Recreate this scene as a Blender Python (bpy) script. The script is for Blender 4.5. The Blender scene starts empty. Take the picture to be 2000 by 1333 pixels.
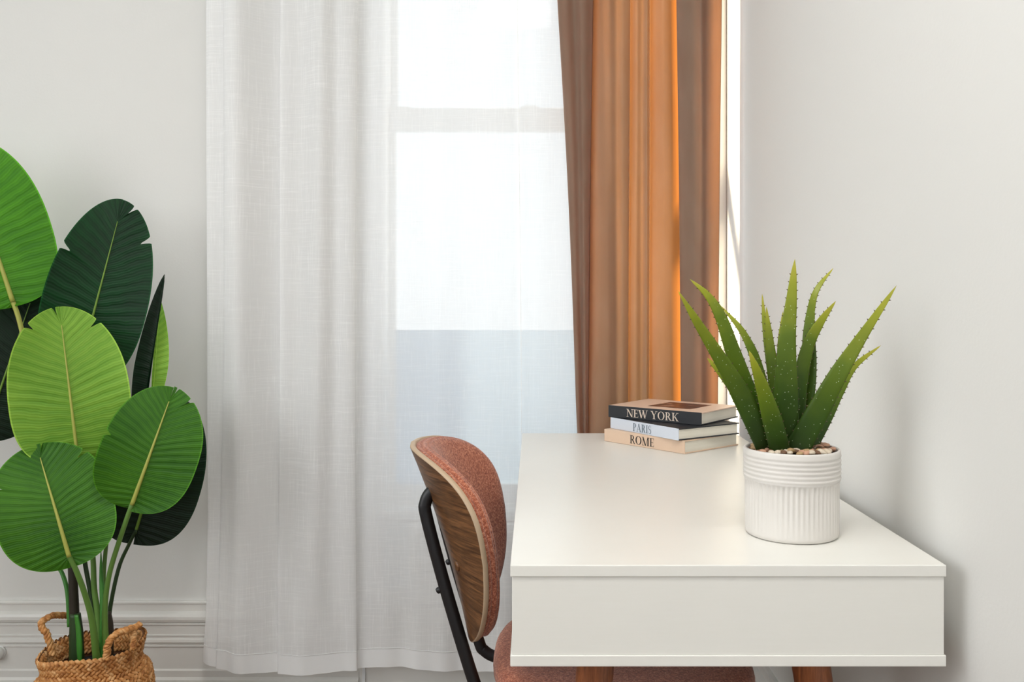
import bpy, bmesh, math, random
from mathutils import Vector, Matrix
random.seed(7)
PI = math.pi
S = bpy.context.scene
COL = S.collection

# ------------------------------------------------------------------ camera
EYE = 1.075            # eye height (m); camera stands at x = 0, y = 0 and looks along +y
FPX = 1697.0           # focal length in pixels of the 2000 px wide frame
cd = bpy.data.cameras.new('camera')
cd.sensor_width = 36.0
cd.lens = FPX / 2000 * 36
cd.shift_x = -43 / 2000
cd.shift_y = -65.5 / 2000
cd.clip_start = 0.02
cam = bpy.data.objects.new('camera', cd)
cam.location = (0, 0, EYE)
cam.rotation_euler = (PI / 2, 0, 0)
COL.objects.link(cam)
S.camera = cam

# ------------------------------------------------------------------ sky, sun, added fill lights
W = bpy.data.worlds.new('sky')
S.world = W
W.use_nodes = True
bg = W.node_tree.nodes['Background']
bg.inputs[0].default_value = (0.87, 0.935, 1.0, 1)
bg.inputs[1].default_value = 1.55

sd = bpy.data.lights.new('sun', 'SUN')
sd.energy = 22
sd.angle = math.radians(5)
sd.color = (1.0, 0.83, 0.60)
sun = bpy.data.objects.new('sun', sd)
az, el = math.radians(70), math.radians(30)
sun_dir = Vector((math.sin(az) * math.cos(el), -math.cos(az) * math.cos(el), -math.sin(el)))
sun.rotation_euler = sun_dir.to_track_quat('-Z', 'Y').to_euler()
sun.location = (-3, 5, 4)
COL.objects.link(sun)

ad = bpy.data.lights.new('rear_fill_light', 'AREA')   # added fill light in the unseen rear window opening
ad.shape = 'RECTANGLE'
ad.size, ad.size_y = 2.3, 1.7
ad.energy = 2.5
ad.color = (1.0, 0.965, 0.91)
al = bpy.data.objects.new('rear_fill_light', ad)
al.location = (-0.85, -2.38, 1.65)
al.rotation_euler = (PI / 2, 0, 0)      # faces +y
COL.objects.link(al)

sd2 = bpy.data.lights.new('side_fill_light', 'AREA')   # added fill light near the camera, the left wall has no window
sd2.shape = 'RECTANGLE'
sd2.size, sd2.size_y = 2.6, 1.8
sd2.energy = 42
sd2.color = (0.93, 0.965, 1.0)
sl2 = bpy.data.objects.new('side_fill_light', sd2)
sl2.location = (-2.64, 0.0, 1.80)
sl2.rotation_euler = (PI / 2, 0, -PI / 2)      # faces +x
COL.objects.link(sl2)

sd3 = bpy.data.lights.new('ceiling_fill_light', 'AREA')   # added overhead fill light, unseen and without a fixture
sd3.shape = 'DISK'
sd3.size = 0.55
sd3.energy = 20
sd3.color = (1.0, 0.98, 0.95)
sl3 = bpy.data.objects.new('ceiling_fill_light', sd3)
sl3.location = (-0.05, 0.35, 2.74)
COL.objects.link(sl3)

S.view_settings.view_transform = 'Standard'
S.view_settings.look = 'None'
S.view_settings.exposure = 0.12
S.view_settings.gamma = 1.0
S.view_settings.use_curve_mapping = False


def P(px, py, Y):
    """the point at depth Y seen at a pixel of the 2000 x 1333 photograph"""
    return Vector(((px - 1043) * Y / FPX, Y, EYE - (py - 601) * Y / FPX))


# ------------------------------------------------------------------ materials
def srgb(r, g, b):
    f = lambda c: (c / 255 / 12.92) if c / 255 <= 0.04045 else ((c / 255 + 0.055) / 1.055) ** 2.4
    return (f(r), f(g), f(b), 1)


class Mat:
    def __init__(self, name, base=(0.8, 0.8, 0.8, 1), rough=0.5, **kw):
        self.m = bpy.data.materials.new(name)
        self.m.use_nodes = True
        self.nt = self.m.node_tree
        self.b = self.nt.nodes['Principled BSDF']
        self.out = self.nt.nodes['Material Output']
        self.b.inputs['Base Color'].default_value = base
        self.b.inputs['Roughness'].default_value = rough
        for k, v in kw.items():
            self.b.inputs[k].default_value = v

    def n(self, kind, **kw):
        nd = self.nt.nodes.new(kind)
        for k, v in kw.items():
            if k in nd.inputs:
                nd.inputs[k].default_value = v
            else:
                setattr(nd, k, v)
        return nd

    def l(self, a, b):
        self.nt.links.new(a, b)

    def coords(self, scale=(1, 1, 1), which='Object', rot=(0, 0, 0)):
        tc = self.n('ShaderNodeTexCoord')
        mp = self.n('ShaderNodeMapping')
        mp.inputs['Scale'].default_value = scale
        mp.inputs['Rotation'].default_value = rot
        self.l(tc.outputs[which], mp.inputs['Vector'])
        return mp.outputs['Vector']

    def noise(self, vec, scale, detail=3, rough=0.55, dist=0.0):
        nd = self.n('ShaderNodeTexNoise')
        nd.inputs['Scale'].default_value = scale
        nd.inputs['Detail'].default_value = detail
        nd.inputs['Roughness'].default_value = rough
        nd.inputs['Distortion'].default_value = dist
        if vec is not None:
            self.l(vec, nd.inputs['Vector'])
        return nd.outputs['Fac']

    def ramp(self, fac, stops):
        nd = self.n('ShaderNodeValToRGB')
        e = nd.color_ramp.elements
        while len(e) < len(stops):
            e.new(0.5)
        for i, (p, c) in enumerate(stops):
            e[i].position = p
            e[i].color = c if len(c) == 4 else (*c, 1)
        self.l(fac, nd.inputs['Fac'])
        return nd.outputs['Color']

    def math(self, op, a, b=None, clamp=False):
        nd = self.n('ShaderNodeMath', operation=op)
        nd.use_clamp = clamp
        for i, v in enumerate((a, b)):
            if v is None:
                continue
            if isinstance(v, (int, float)):
                nd.inputs[i].default_value = v
            else:
                self.l(v, nd.inputs[i])
        return nd.outputs[0]

    def mix(self, fac, a, b):
        nd = self.n('ShaderNodeMix', data_type='RGBA')
        for sock, v in ((nd.inputs[0], fac), (nd.inputs[6], a), (nd.inputs[7], b)):
            if isinstance(v, (int, float, tuple)):
                sock.default_value = v
            else:
                self.l(v, sock)
        return nd.outputs[2]

    def bump(self, h, strength=0.3, dist=0.001):
        nd = self.n('ShaderNodeBump')
        nd.inputs['Strength'].default_value = strength
        nd.inputs['Distance'].default_value = dist
        self.l(h, nd.inputs['Height'])
        self.l(nd.outputs['Normal'], self.b.inputs['Normal'])
        return nd.outputs['Normal']

    def color(self, sock):
        self.l(sock, self.b.inputs['Base Color'])


M = {}


def mat_wall():
    k = Mat('painted_wall', (0.79, 0.782, 0.75, 1), 0.75)
    v = k.coords()
    k.bump(k.noise(v, 160, 3), 0.25, 0.0008)
    M['wall'] = k.m


def mat_trim():
    k = Mat('gloss_trim_paint', (0.80, 0.785, 0.745, 1), 0.35)
    k.bump(k.noise(k.coords(), 40, 2), 0.06, 0.001)
    M['trim'] = k.m
    k = Mat('window_paint', (0.83, 0.84, 0.85, 1), 0.4)
    k.bump(k.noise(k.coords(), 40, 2), 0.06, 0.001)
    M['window'] = k.m
    k = Mat('apron_daylight_blue', (0.74, 0.80, 0.85, 1), 0.5)  # bluish daylight on the panel is put into this colour
    k.bump(k.noise(k.coords(), 40, 2), 0.06, 0.001)
    M['apron'] = k.m
    k = Mat('heater_enamel', (0.82, 0.82, 0.81, 1), 0.4)
    k.bump(k.noise(k.coords(), 60, 2), 0.05, 0.001)
    M['heater'] = k.m


def mat_floor():
    k = Mat('oak_floor', (0.2, 0.15, 0.1, 1), 0.45)
    g = k.noise(k.coords((1.2, 16, 1)), 6, 5, 0.6, 0.4)
    k.color(k.ramp(g, [(0.3, srgb(84, 64, 50)), (0.7, srgb(132, 106, 84))]))
    k.bump(g, 0.15, 0.001)
    M['floor'] = k.m


def mat_glass():
    k = Mat('window_glass')
    lw = k.n('ShaderNodeLayerWeight')
    fac = k.math('ADD', 0.03, k.math('MULTIPLY', k.math('POWER', lw.outputs['Facing'], 5.0), 0.8))
    tr = k.n('ShaderNodeBsdfTransparent')
    tr.inputs['Color'].default_value = (0.97, 0.985, 0.98, 1)
    gl = k.n('ShaderNodeBsdfGlossy')
    gl.inputs['Roughness'].default_value = 0.02
    mx = k.n('ShaderNodeMixShader')
    k.l(fac, mx.inputs[0]); k.l(tr.outputs[0], mx.inputs[1]); k.l(gl.outputs[0], mx.inputs[2])
    k.l(mx.outputs[0], k.out.inputs['Surface'])
    M['glass'] = k.m
    k = Mat('frosted_film')
    tl = k.n('ShaderNodeBsdfTranslucent'); tl.inputs['Color'].default_value = (0.62, 0.75, 0.86, 1)
    df = k.n('ShaderNodeBsdfDiffuse'); df.inputs['Color'].default_value = (0.55, 0.62, 0.68, 1)
    m1 = k.n('ShaderNodeMixShader'); m1.inputs[0].default_value = 0.6
    k.l(df.outputs[0], m1.inputs[1]); k.l(tl.outputs[0], m1.inputs[2])
    tr = k.n('ShaderNodeBsdfTransparent'); tr.inputs['Color'].default_value = (0.85, 0.93, 1.0, 1)
    f = k.noise(k.coords(), 5, 2)
    m2 = k.n('ShaderNodeMixShader'); k.l(k.math('ADD', 0.80, k.math('MULTIPLY', f, 0.16)), m2.inputs[0])
    k.l(tr.outputs[0], m2.inputs[1]); k.l(m1.outputs[0], m2.inputs[2])
    k.l(m2.outputs[0], k.out.inputs['Surface'])
    M['film'] = k.m


def mat_sheer():
    k = Mat('sheer_linen')
    tc = k.n('ShaderNodeTexCoord')
    def thread(sc, scale, lo, hi):
        mp = k.n('ShaderNodeMapping')
        mp.inputs['Scale'].default_value = sc
        k.l(tc.outputs['Object'], mp.inputs['Vector'])
        f = k.noise(mp.outputs['Vector'], scale, 2, 0.6)
        mr = k.n('ShaderNodeMapRange')
        mr.inputs['From Min'].default_value = lo
        mr.inputs['From Max'].default_value = hi
        k.l(f, mr.inputs['Value'])
        return mr.outputs[0]
    a = thread((330, 1, 14), 1, 0.50, 0.80)     # vertical slubs
    b = thread((16, 1, 380), 1, 0.50, 0.80)     # horizontal slubs
    c = thread((5, 1, 3.5), 1, 0.25, 0.75)      # patches of thicker weave
    sl = k.math('ADD', k.math('MULTIPLY', a, 0.32), k.math('MULTIPLY', b, 0.32))
    sl = k.math('MULTIPLY', sl, k.math('ADD', 0.25, k.math('MULTIPLY', c, 1.1)))
    op = k.math('ADD', 0.72, k.math('MULTIPLY', sl, 0.30), clamp=True)
    op = k.math('MINIMUM', op, 0.9)
    # hem: two more layers of cloth
    sx = k.n('ShaderNodeSeparateXYZ'); k.l(tc.outputs['UV'], sx.inputs[0])
    hem = k.math('LESS_THAN', sx.outputs[1], 0.0215)
    op = k.math('MAXIMUM', op, k.math('MULTIPLY', hem, 0.9))
    tr = k.n('ShaderNodeBsdfTransparent')
    df = k.n('ShaderNodeBsdfDiffuse'); df.inputs['Color'].default_value = (0.94, 0.94, 0.935, 1)
    tl = k.n('ShaderNodeBsdfTranslucent'); tl.inputs['Color'].default_value = (0.965, 0.97, 0.965, 1)
    m1 = k.n('ShaderNodeMixShader'); m1.inputs[0].default_value = 0.07
    k.l(df.outputs[0], m1.inputs[1]); k.l(tl.outputs[0], m1.inputs[2])
    m2 = k.n('ShaderNodeMixShader')
    k.l(op, m2.inputs[0]); k.l(tr.outputs[0], m2.inputs[1]); k.l(m1.outputs[0], m2.inputs[2])
    k.l(m2.outputs[0], k.out.inputs['Surface'])
    M['sheer'] = k.m


def mat_velvet():
    k = Mat('taupe_velvet')
    v = k.coords((1, 1, 1))
    g = k.noise(v, 500, 2)
    g2 = k.noise(k.coords((3, 3, 1)), 9, 3)
    colr = k.mix(g2, srgb(164, 143, 123), srgb(192, 172, 152))
    df = k.n('ShaderNodeBsdfDiffuse'); k.l(colr, df.inputs['Color'])
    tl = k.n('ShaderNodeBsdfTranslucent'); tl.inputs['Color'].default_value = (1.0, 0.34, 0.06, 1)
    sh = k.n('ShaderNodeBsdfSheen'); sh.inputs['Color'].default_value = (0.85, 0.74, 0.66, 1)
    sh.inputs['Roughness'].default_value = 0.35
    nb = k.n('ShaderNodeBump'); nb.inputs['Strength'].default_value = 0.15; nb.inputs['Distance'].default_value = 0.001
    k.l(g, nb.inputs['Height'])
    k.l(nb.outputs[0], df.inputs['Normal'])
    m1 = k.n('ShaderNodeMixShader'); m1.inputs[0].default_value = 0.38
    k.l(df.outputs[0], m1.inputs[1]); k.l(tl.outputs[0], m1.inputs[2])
    m2 = k.n('ShaderNodeMixShader'); m2.inputs[0].default_value = 0.26
    k.l(m1.outputs[0], m2.inputs[1]); k.l(sh.outputs[0], m2.inputs[2])
    k.l(m2.outputs[0], k.out.inputs['Surface'])
    M['velvet'] = k.m


def mat_desk():
    k = Mat('white_laminate', (0.84, 0.83, 0.79, 1), 0.32)
    k.b.inputs['Specular IOR Level'].default_value = 0.4
    g = k.noise(k.coords((3, 3, 60)), 8, 3)
    k.color(k.mix(g, (0.815, 0.80, 0.745, 1), (0.835, 0.82, 0.77, 1)))
    M['desk'] = k.m


def mat_wood(name, dark, light, scale, stretch, rough=0.4):
    k = Mat(name, light, rough)
    g = k.noise(k.coords(stretch), scale, 6, 0.62, 0.6)
    g2 = k.noise(k.coords(tuple(x * 3.2 for x in stretch)), scale, 3, 0.6)
    f = k.math('ADD', k.math('MULTIPLY', g, 0.72), k.math('MULTIPLY', g2, 0.28))
    mid = tuple((a + b) / 2 for a, b in zip(dark, light))
    k.color(k.ramp(f, [(0.36, dark), (0.52, mid), (0.64, light)]))
    k.bump(f, 0.12, 0.0006)
    M[name] = k.m


def mat_fabric():
    k = Mat('terracotta_weave', srgb(168, 92, 70), 0.9)
    v = k.coords()
    wv = k.n('ShaderNodeTexVoronoi'); wv.inputs['Scale'].default_value = 480
    k.l(v, wv.inputs['Vector'])
    g = k.noise(v, 900, 2)
    g2 = k.noise(v, 260, 3)
    f = k.math('ADD', k.math('MULTIPLY', g, 0.5), k.math('MULTIPLY', g2, 0.5))
    k.color(k.ramp(f, [(0.36, srgb(108, 48, 32)), (0.5, srgb(170, 94, 66)), (0.64, srgb(220, 156, 124))]))
    k.bump(wv.outputs['Distance'], 0.5, 0.0012)
    k.b.inputs['Sheen Weight'].default_value = 0.3
    M['fabric'] = k.m


def mat_simple(name, col, rough=0.5, bump=None, **kw):
    k = Mat(name, col, rough, **kw)
    if bump:
        k.bump(k.noise(k.coords(), bump[0], 3), bump[1], 0.001)
    M[name] = k.m


def mat_leaf(name, dark, light, trans, tw, rough=0.5, freq=24):
    k = Mat(name, light, rough)
    tc = k.n('ShaderNodeTexCoord')
    sx = k.n('ShaderNodeSeparateXYZ'); k.l(tc.outputs['UV'], sx.inputs[0])
    au = k.math('ABSOLUTE', k.math('SUBTRACT', sx.outputs[0], 0.5))
    ph = k.math('SUBTRACT', sx.outputs[1], k.math('MULTIPLY', k.math('POWER', au, 1.3), 0.01))
    nz = k.noise(tc.outputs['Object'], 14, 2)
    ph = k.math('ADD', k.math('MULTIPLY', ph, freq * 2 * PI), k.math('MULTIPLY', nz, 5.0))
    w1 = k.math('SINE', ph)
    w2 = k.math('SINE', k.math('MULTIPLY', ph, 3.7))
    f = k.math('ADD', 0.5, k.math('ADD', k.math('MULTIPLY', w1, 0.10), k.math('MULTIPLY', w2, 0.07)))
    f = k.math('ADD', f, k.math('MULTIPLY', k.math('SUBTRACT', k.noise(tc.outputs['Object'], 7, 3), 0.5), 0.8))
    edge = k.math('GREATER_THAN', au, 0.488)
    c = k.ramp(f, [(0.15, dark), (0.85, light)])
    c = k.mix(k.math('MULTIPLY', edge, 0.45), c, tuple(min(1, x * 2.2) for x in light[:3]) + (1,))
    k.color(c)
    k.b.inputs['Specular IOR Level'].default_value = 0.3
    nrm = k.bump(k.math('ADD', w1, k.math('MULTIPLY', w2, 0.5)), 0.35, 0.0012)
    tl = k.n('ShaderNodeBsdfTranslucent'); tl.inputs['Color'].default_value = trans
    mx = k.n('ShaderNodeMixShader'); mx.inputs[0].default_value = tw
    k.l(k.b.outputs[0], mx.inputs[1]); k.l(tl.outputs[0], mx.inputs[2])
    k.l(mx.outputs[0], k.out.inputs['Surface'])
    M[name] = k.m


def mat_aloe():
    k = Mat('aloe_skin', srgb(90, 130, 40), 0.38)
    tc = k.n('ShaderNodeTexCoord')
    sx = k.n('ShaderNodeSeparateXYZ'); k.l(tc.outputs['UV'], sx.inputs[0])
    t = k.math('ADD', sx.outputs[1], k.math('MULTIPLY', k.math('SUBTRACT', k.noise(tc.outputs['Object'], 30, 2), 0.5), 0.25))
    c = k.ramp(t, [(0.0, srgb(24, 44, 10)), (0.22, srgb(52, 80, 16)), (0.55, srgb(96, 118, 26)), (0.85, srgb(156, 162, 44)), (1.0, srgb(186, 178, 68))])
    vo = k.n('ShaderNodeTexVoronoi'); vo.inputs['Scale'].default_value = 230
    k.l(tc.outputs['Object'], vo.inputs['Vector'])
    sp = k.math('LESS_THAN', vo.outputs['Distance'], 0.14)
    pick = k.n('ShaderNodeSeparateXYZ'); k.l(vo.outputs['Color'], pick.inputs[0])
    sp = k.math('MULTIPLY', sp, k.math('GREATER_THAN', pick.outputs[0], 0.45))
    sp = k.math('MULTIPLY', sp, k.math('LESS_THAN', sx.outputs[1], 0.72))
    c = k.mix(k.math('MULTIPLY', sp, 0.8), c, srgb(214, 222, 176))
    k.color(c)
    k.b.inputs['Specular IOR Level'].default_value = 0.3
    tl = k.n('ShaderNodeBsdfTranslucent'); k.l(k.mix(0.5, c, srgb(190, 200, 60)), tl.inputs['Color'])
    mx = k.n('ShaderNodeMixShader'); mx.inputs[0].default_value = 0.18
    k.l(k.b.outputs[0], mx.inputs[1]); k.l(tl.outputs[0], mx.inputs[2])
    k.l(mx.outputs[0], k.out.inputs['Surface'])
    M['aloe'] = k.m


def mat_cover_picture():
    k = Mat('cover_photo_print', srgb(90, 60, 50), 0.4)
    f = k.noise(k.coords(), 30, 4)
    k.color(k.ramp(f, [(0.4, srgb(72, 42, 34)), (0.56, srgb(110, 66, 50)), (0.68, srgb(190, 150, 126))]))
    M['cover_picture'] = k.m


def mat_pages():
    k = Mat('page_block', srgb(236, 230, 214), 0.8)
    f = k.noise(k.coords((2, 2, 900)), 1, 2)
    k.color(k.mix(f, srgb(222, 214, 196), srgb(244, 240, 228)))
    k.bump(f, 0.2, 0.0005)
    M['pages'] = k.m


def mat_seagrass():
    k = Mat('seagrass', srgb(180, 124, 70), 0.6)
    v = k.coords()
    f = k.noise(v, 55, 3)
    k.color(k.ramp(f, [(0.30, srgb(158, 98, 46)), (0.5, srgb(206, 144, 80)), (0.68, srgb(236, 190, 134))]))
    k.bump(k.noise(v, 300, 2), 0.3, 0.001)
    M['seagrass'] = k.m


mat_wall(); mat_trim(); mat_floor(); mat_glass(); mat_sheer(); mat_velvet(); mat_desk(); mat_fabric()
mat_wood('walnut', srgb(58, 35, 20), srgb(140, 96, 60), 9, (1.6, 1.0, 20))
mat_wood('leg_wood', srgb(104, 54, 24), srgb(168, 98, 54), 9, (12, 12, 1.2))
mat_simple('ply_edge', srgb(188, 164, 136), 0.5, (90, 0.1))
mat_simple('black_steel', srgb(24, 24, 27), 0.42, (200, 0.05))
mat_simple('ceramic', (0.73, 0.695, 0.65, 1), 0.5, (150, 0.05))
mat_simple('soil', srgb(46, 34, 26), 0.95, (120, 0.6))
mat_simple('pebble_pink', srgb(196, 150, 122), 0.6, (150, 0.2))
mat_simple('pebble_tan', srgb(176, 146, 104), 0.6, (150, 0.2))
mat_simple('pebble_brown', srgb(112, 80, 56), 0.6, (150, 0.2))
mat_simple('pebble_pale', srgb(214, 198, 176), 0.6, (150, 0.2))
mat_simple('tooth', srgb(84, 70, 34), 0.6)
mat_simple('plastic_plate', (0.92, 0.92, 0.90, 1), 0.35)
mat_simple('seagrass_dark', srgb(112, 68, 34), 0.8, (200, 0.3))
mat_simple('nursery_black', srgb(22, 22, 24), 0.5)
mat_simple('stem_green', srgb(96, 134, 58), 0.45, (60, 0.2))
mat_simple('stem_dark', srgb(38, 62, 26), 0.5, (60, 0.2))
mat_simple('stem_brown', srgb(42, 34, 20), 0.6, (60, 0.3))
mat_simple('sheath_green', srgb(62, 128, 44), 0.45, (60, 0.2))
mat_simple('midrib', srgb(176, 178, 84), 0.5)
mat_simple('midrib_green', srgb(116, 150, 54), 0.5)
mat_simple('rod_steel', srgb(60, 58, 56), 0.35, Metallic=1.0)
mat_simple('cover_peach', srgb(230, 200, 178), 0.45, (200, 0.05))
mat_simple('cover_black', srgb(27, 30, 36), 0.45, (200, 0.05))
mat_simple('cover_white', srgb(214, 220, 230), 0.4, (200, 0.05))
mat_simple('cover_tan', srgb(224, 194, 168), 0.5, (200, 0.05))
mat_simple('ink_cream', srgb(226, 208, 190), 0.5)
mat_simple('ink_slate', srgb(96, 110, 122), 0.5)
mat_simple('ink_black', srgb(36, 30, 28), 0.5)
mat_leaf('leaf_bright', srgb(30, 96, 8), srgb(84, 158, 24), srgb(120, 200, 40), 0.18)  # leaf tones: light shining through and shade are put into these colours
mat_leaf('leaf_pale', srgb(82, 140, 30), srgb(148, 194, 70), srgb(170, 214, 80), 0.15)
mat_leaf('leaf_mid', srgb(26, 78, 8), srgb(76, 134, 28), srgb(90, 160, 40), 0.12)
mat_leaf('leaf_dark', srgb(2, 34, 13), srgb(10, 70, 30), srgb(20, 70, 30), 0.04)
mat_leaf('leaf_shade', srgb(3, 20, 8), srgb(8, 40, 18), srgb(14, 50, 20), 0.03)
mat_aloe(); mat_cover_picture(); mat_pages(); mat_seagrass()


# ------------------------------------------------------------------ mesh helpers
class MB:
    def __init__(self):
        self.v, self.f, self.uv = [], [], []
        self.smooth = []

    def add(self, verts, faces, smooth=False, uvs=None):
        o = len(self.v)
        self.v += [tuple(x) for x in verts]
        self.f += [tuple(i + o for i in fc) for fc in faces]
        self.smooth += [smooth] * len(faces)
        self.uv += uvs if uvs else [(0, 0)] * len(verts)
        return self

    def box(self, x0, x1, y0, y1, z0, z1):
        v = [(x, y, z) for z in (z0, z1) for y in (y0, y1) for x in (x0, x1)]
        return self.add(v, [(0, 2, 3, 1), (4, 5, 7, 6), (0, 1, 5, 4), (2, 6, 7, 3), (0, 4, 6, 2), (1, 3, 7, 5)])

    def tube(self, path, radii, n=12, cap=True, squash=1.0):
        path = [Vector(p) for p in path]
        if isinstance(radii, (int, float)):
            radii = [radii] * len(path)
        vs, fs = [], []
        up = Vector((0.13, 0.31, 1)).normalized()
        prev = None
        for i, p in enumerate(path):
            t = (path[min(i + 1, len(path) - 1)] - path[max(i - 1, 0)]).normalized()
            if prev is None:
                a = t.cross(up)
                if a.length < 0.1:
                    a = t.cross(Vector((1, 0, 0)))
                a.normalize()
            else:
                a = (prev - t * prev.dot(t)).normalized()
            prev = a
            b = t.cross(a)
            for k in range(n):
                th = 2 * PI * k / n
                vs.append(p + (a * math.cos(th) + b * math.sin(th) * squash) * radii[i])
        for i in range(len(path) - 1):
            for k in range(n):
                fs.append((i * n + k, i * n + (k + 1) % n, (i + 1) * n + (k + 1) % n, (i + 1) * n + k))
        if cap:
            fs.append(tuple(range(n - 1, -1, -1)))
            fs.append(tuple((len(path) - 1) * n + k for k in range(n)))
        return self.add(vs, fs, True)

    def lathe(self, prof, n=48, c=(0, 0, 0), rfun=None):
        vs, fs = [], []
        for i, (r, z) in enumerate(prof):
            for k in range(n):
                th = 2 * PI * k / n
                rr = r + (rfun(i, th) if rfun else 0)
                vs.append((c[0] + rr * math.cos(th), c[1] + rr * math.sin(th), c[2] + z))
        for i in range(len(prof) - 1):
            for k in range(n):
                fs.append((i * n + k, i * n + (k + 1) % n, (i + 1) * n + (k + 1) % n, (i + 1) * n + k))
        return self.add(vs, fs, True)

    def grid(self, nu, nv, fn, smooth=True):
        vs, uv = [], []
        for j in range(nv + 1):
            for i in range(nu + 1):
                u, v = i / nu, j / nv
                vs.append(fn(u, v)); uv.append((u, v))
        fs = [(j * (nu + 1) + i, j * (nu + 1) + i + 1, (j + 1) * (nu + 1) + i + 1, (j + 1) * (nu + 1) + i)
              for j in range(nv) for i in range(nu)]
        return self.add(vs, fs, smooth, uv)

    def build(self, name, mat, parent=None, loc=None, bevel=0.0, seg=2, solid=0.0, fix=True):
        origin = Vector(loc) if loc is not None else Vector((0, 0, 0))
        me = bpy.data.meshes.new(name)
        me.from_pydata([tuple(Vector(x) - origin) for x in self.v], [], self.f)
        me.polygons.foreach_set('use_smooth', self.smooth)
        ul = me.uv_layers.new(name='UVMap')
        for lp in me.loops:
            ul.data[lp.index].uv = self.uv[lp.vertex_index]
        if fix or bevel:
            bm = bmesh.new(); bm.from_mesh(me)
            if fix:
                bmesh.ops.recalc_face_normals(bm, faces=bm.faces)
            if bevel:
                bmesh.ops.bevel(bm, geom=[e for e in bm.edges if len(e.link_faces) == 2 and e.calc_face_angle(0) > 0.5],
                                offset=bevel, segments=seg, affect='EDGES', profile=0.5)
            bm.to_mesh(me); bm.free()
        me.materials.append(M[mat] if isinstance(mat, str) else mat)
        me.update()
        o = bpy.data.objects.new(name, me)
        COL.objects.link(o)
        if parent is not None:
            o.parent = parent
            # children keep their world place: parents here are Empties that were placed first
            o.matrix_parent_inverse = parent_world(parent).inverted()
        o.location = origin
        if solid:
            s = o.modifiers.new('thickness', 'SOLIDIFY'); s.thickness = solid; s.offset = 0
        return o


def parent_world(o):
    mtx = Matrix.LocRotScale(o.location, o.rotation_euler, o.scale)
    if o.parent is not None:
        mtx = parent_world(o.parent) @ o.matrix_parent_inverse @ mtx
    return mtx


def empty(name, loc, label, cat, group=None):
    o = bpy.data.objects.new(name, None)
    o.empty_display_size = 0.05
    o.location = loc
    COL.objects.link(o)
    o['label'] = label
    o['category'] = cat
    if group:
        o['group'] = group
    return o


def tag(o, label, cat, group=None):
    o['label'] = label; o['category'] = cat
    if group:
        o['group'] = group
    return o


def struct(o):
    o['kind'] = 'structure'
    return o


def smoothpath(pts, k=8):
    """Catmull-Rom through the points"""
    pts = [Vector(p) for p in pts]
    q = [pts[0] * 2 - pts[1]] + pts + [pts[-1] * 2 - pts[-2]]
    out = []
    for i in range(1, len(q) - 2):
        a, b, c, d = q[i - 1], q[i], q[i + 1], q[i + 2]
        for j in range(k):
            t = j / k
            out.append(0.5 * ((2 * b) + (c - a) * t + (2 * a - 5 * b + 4 * c - d) * t * t + (3 * b - a - 3 * c + d) * t ** 3))
    out.append(pts[-1])
    return out


def interp(tab, x):
    if x <= tab[0][0]:
        return tab[0][1]
    for (a, fa), (b, fb) in zip(tab, tab[1:]):
        if x <= b:
            t = (x - a) / (b - a)
            return fa + (fb - fa) * t
    return tab[-1][1]


# ------------------------------------------------------------------ room shell
XL, XR, YB, YF, ZC = -2.7, 0.55, 2.50, -2.45, 2.8
WX0, WX1, WZ0, WZ1 = -0.437, 0.518, 0.470, 2.46     # window opening in the back wall
T = 0.17
struct(MB().box(XL - 0.1, XR + 0.1, YF - 0.1, YB + T, -0.08, 0.0).build('floor', 'floor'))
struct(MB().box(XL - 0.1, XR + 0.1, YF - 0.1, YB + T, ZC, ZC + 0.08).build('ceiling', 'wall'))
struct(MB().box(XL - 0.1, XL, YF, YB + T, 0, ZC).build('wall_left', 'wall'))
struct(MB().box(XR, XR + 0.1, YF, YB + T, 0, ZC).build('wall_right', 'wall'))
b = MB()
b.box(XL, WX0, YB, YB + T, 0, ZC); b.box(WX1, XR, YB, YB + T, 0, ZC)
b.box(WX0, WX1, YB, YB + T, 0, WZ0); b.box(WX0, WX1, YB, YB + T, WZ1, ZC)
struct(b.build('wall_back', 'wall'))
b = MB()
b.box(XL, -2.0, YF - 0.1, YF, 0, ZC); b.box(0.3, XR, YF - 0.1, YF, 0, ZC)
b.box(-2.0, 0.3, YF - 0.1, YF, 0, 0.8); b.box(-2.0, 0.3, YF - 0.1, YF, 2.5, ZC)
struct(b.build('wall_front', 'wall'))


def profile_run(prof, x0, x1, axis='x'):
    """extrude a (depth from wall, z) profile along the back wall (axis x) or the right wall (axis y)"""
    mb = MB()
    n = len(prof)
    if axis == 'x':
        vs = [(x0, YB - d, z) for d, z in prof] + [(x1, YB - d, z) for d, z in prof]
    else:
        vs = [(XR - d, x0, z) for d, z in prof] + [(XR - d, x1, z) for d, z in prof]
    fs = [(i, i + 1, n + i + 1, n + i) for i in range(n - 1)]
    fs += [tuple(range(n)), tuple(range(2 * n - 1, n - 1, -1))]
    return mb.add(vs, fs)


def rnd(d0, d1, z0, z1, n=6):
    """quarter-round steps from (d0, z0) to (d1, z1)"""
    return [(d0 + (d1 - d0) * math.sin(t * PI / 2 / n), z1 + (z0 - z1) * math.cos(t * PI / 2 / n)) for t in range(n + 1)]


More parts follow.
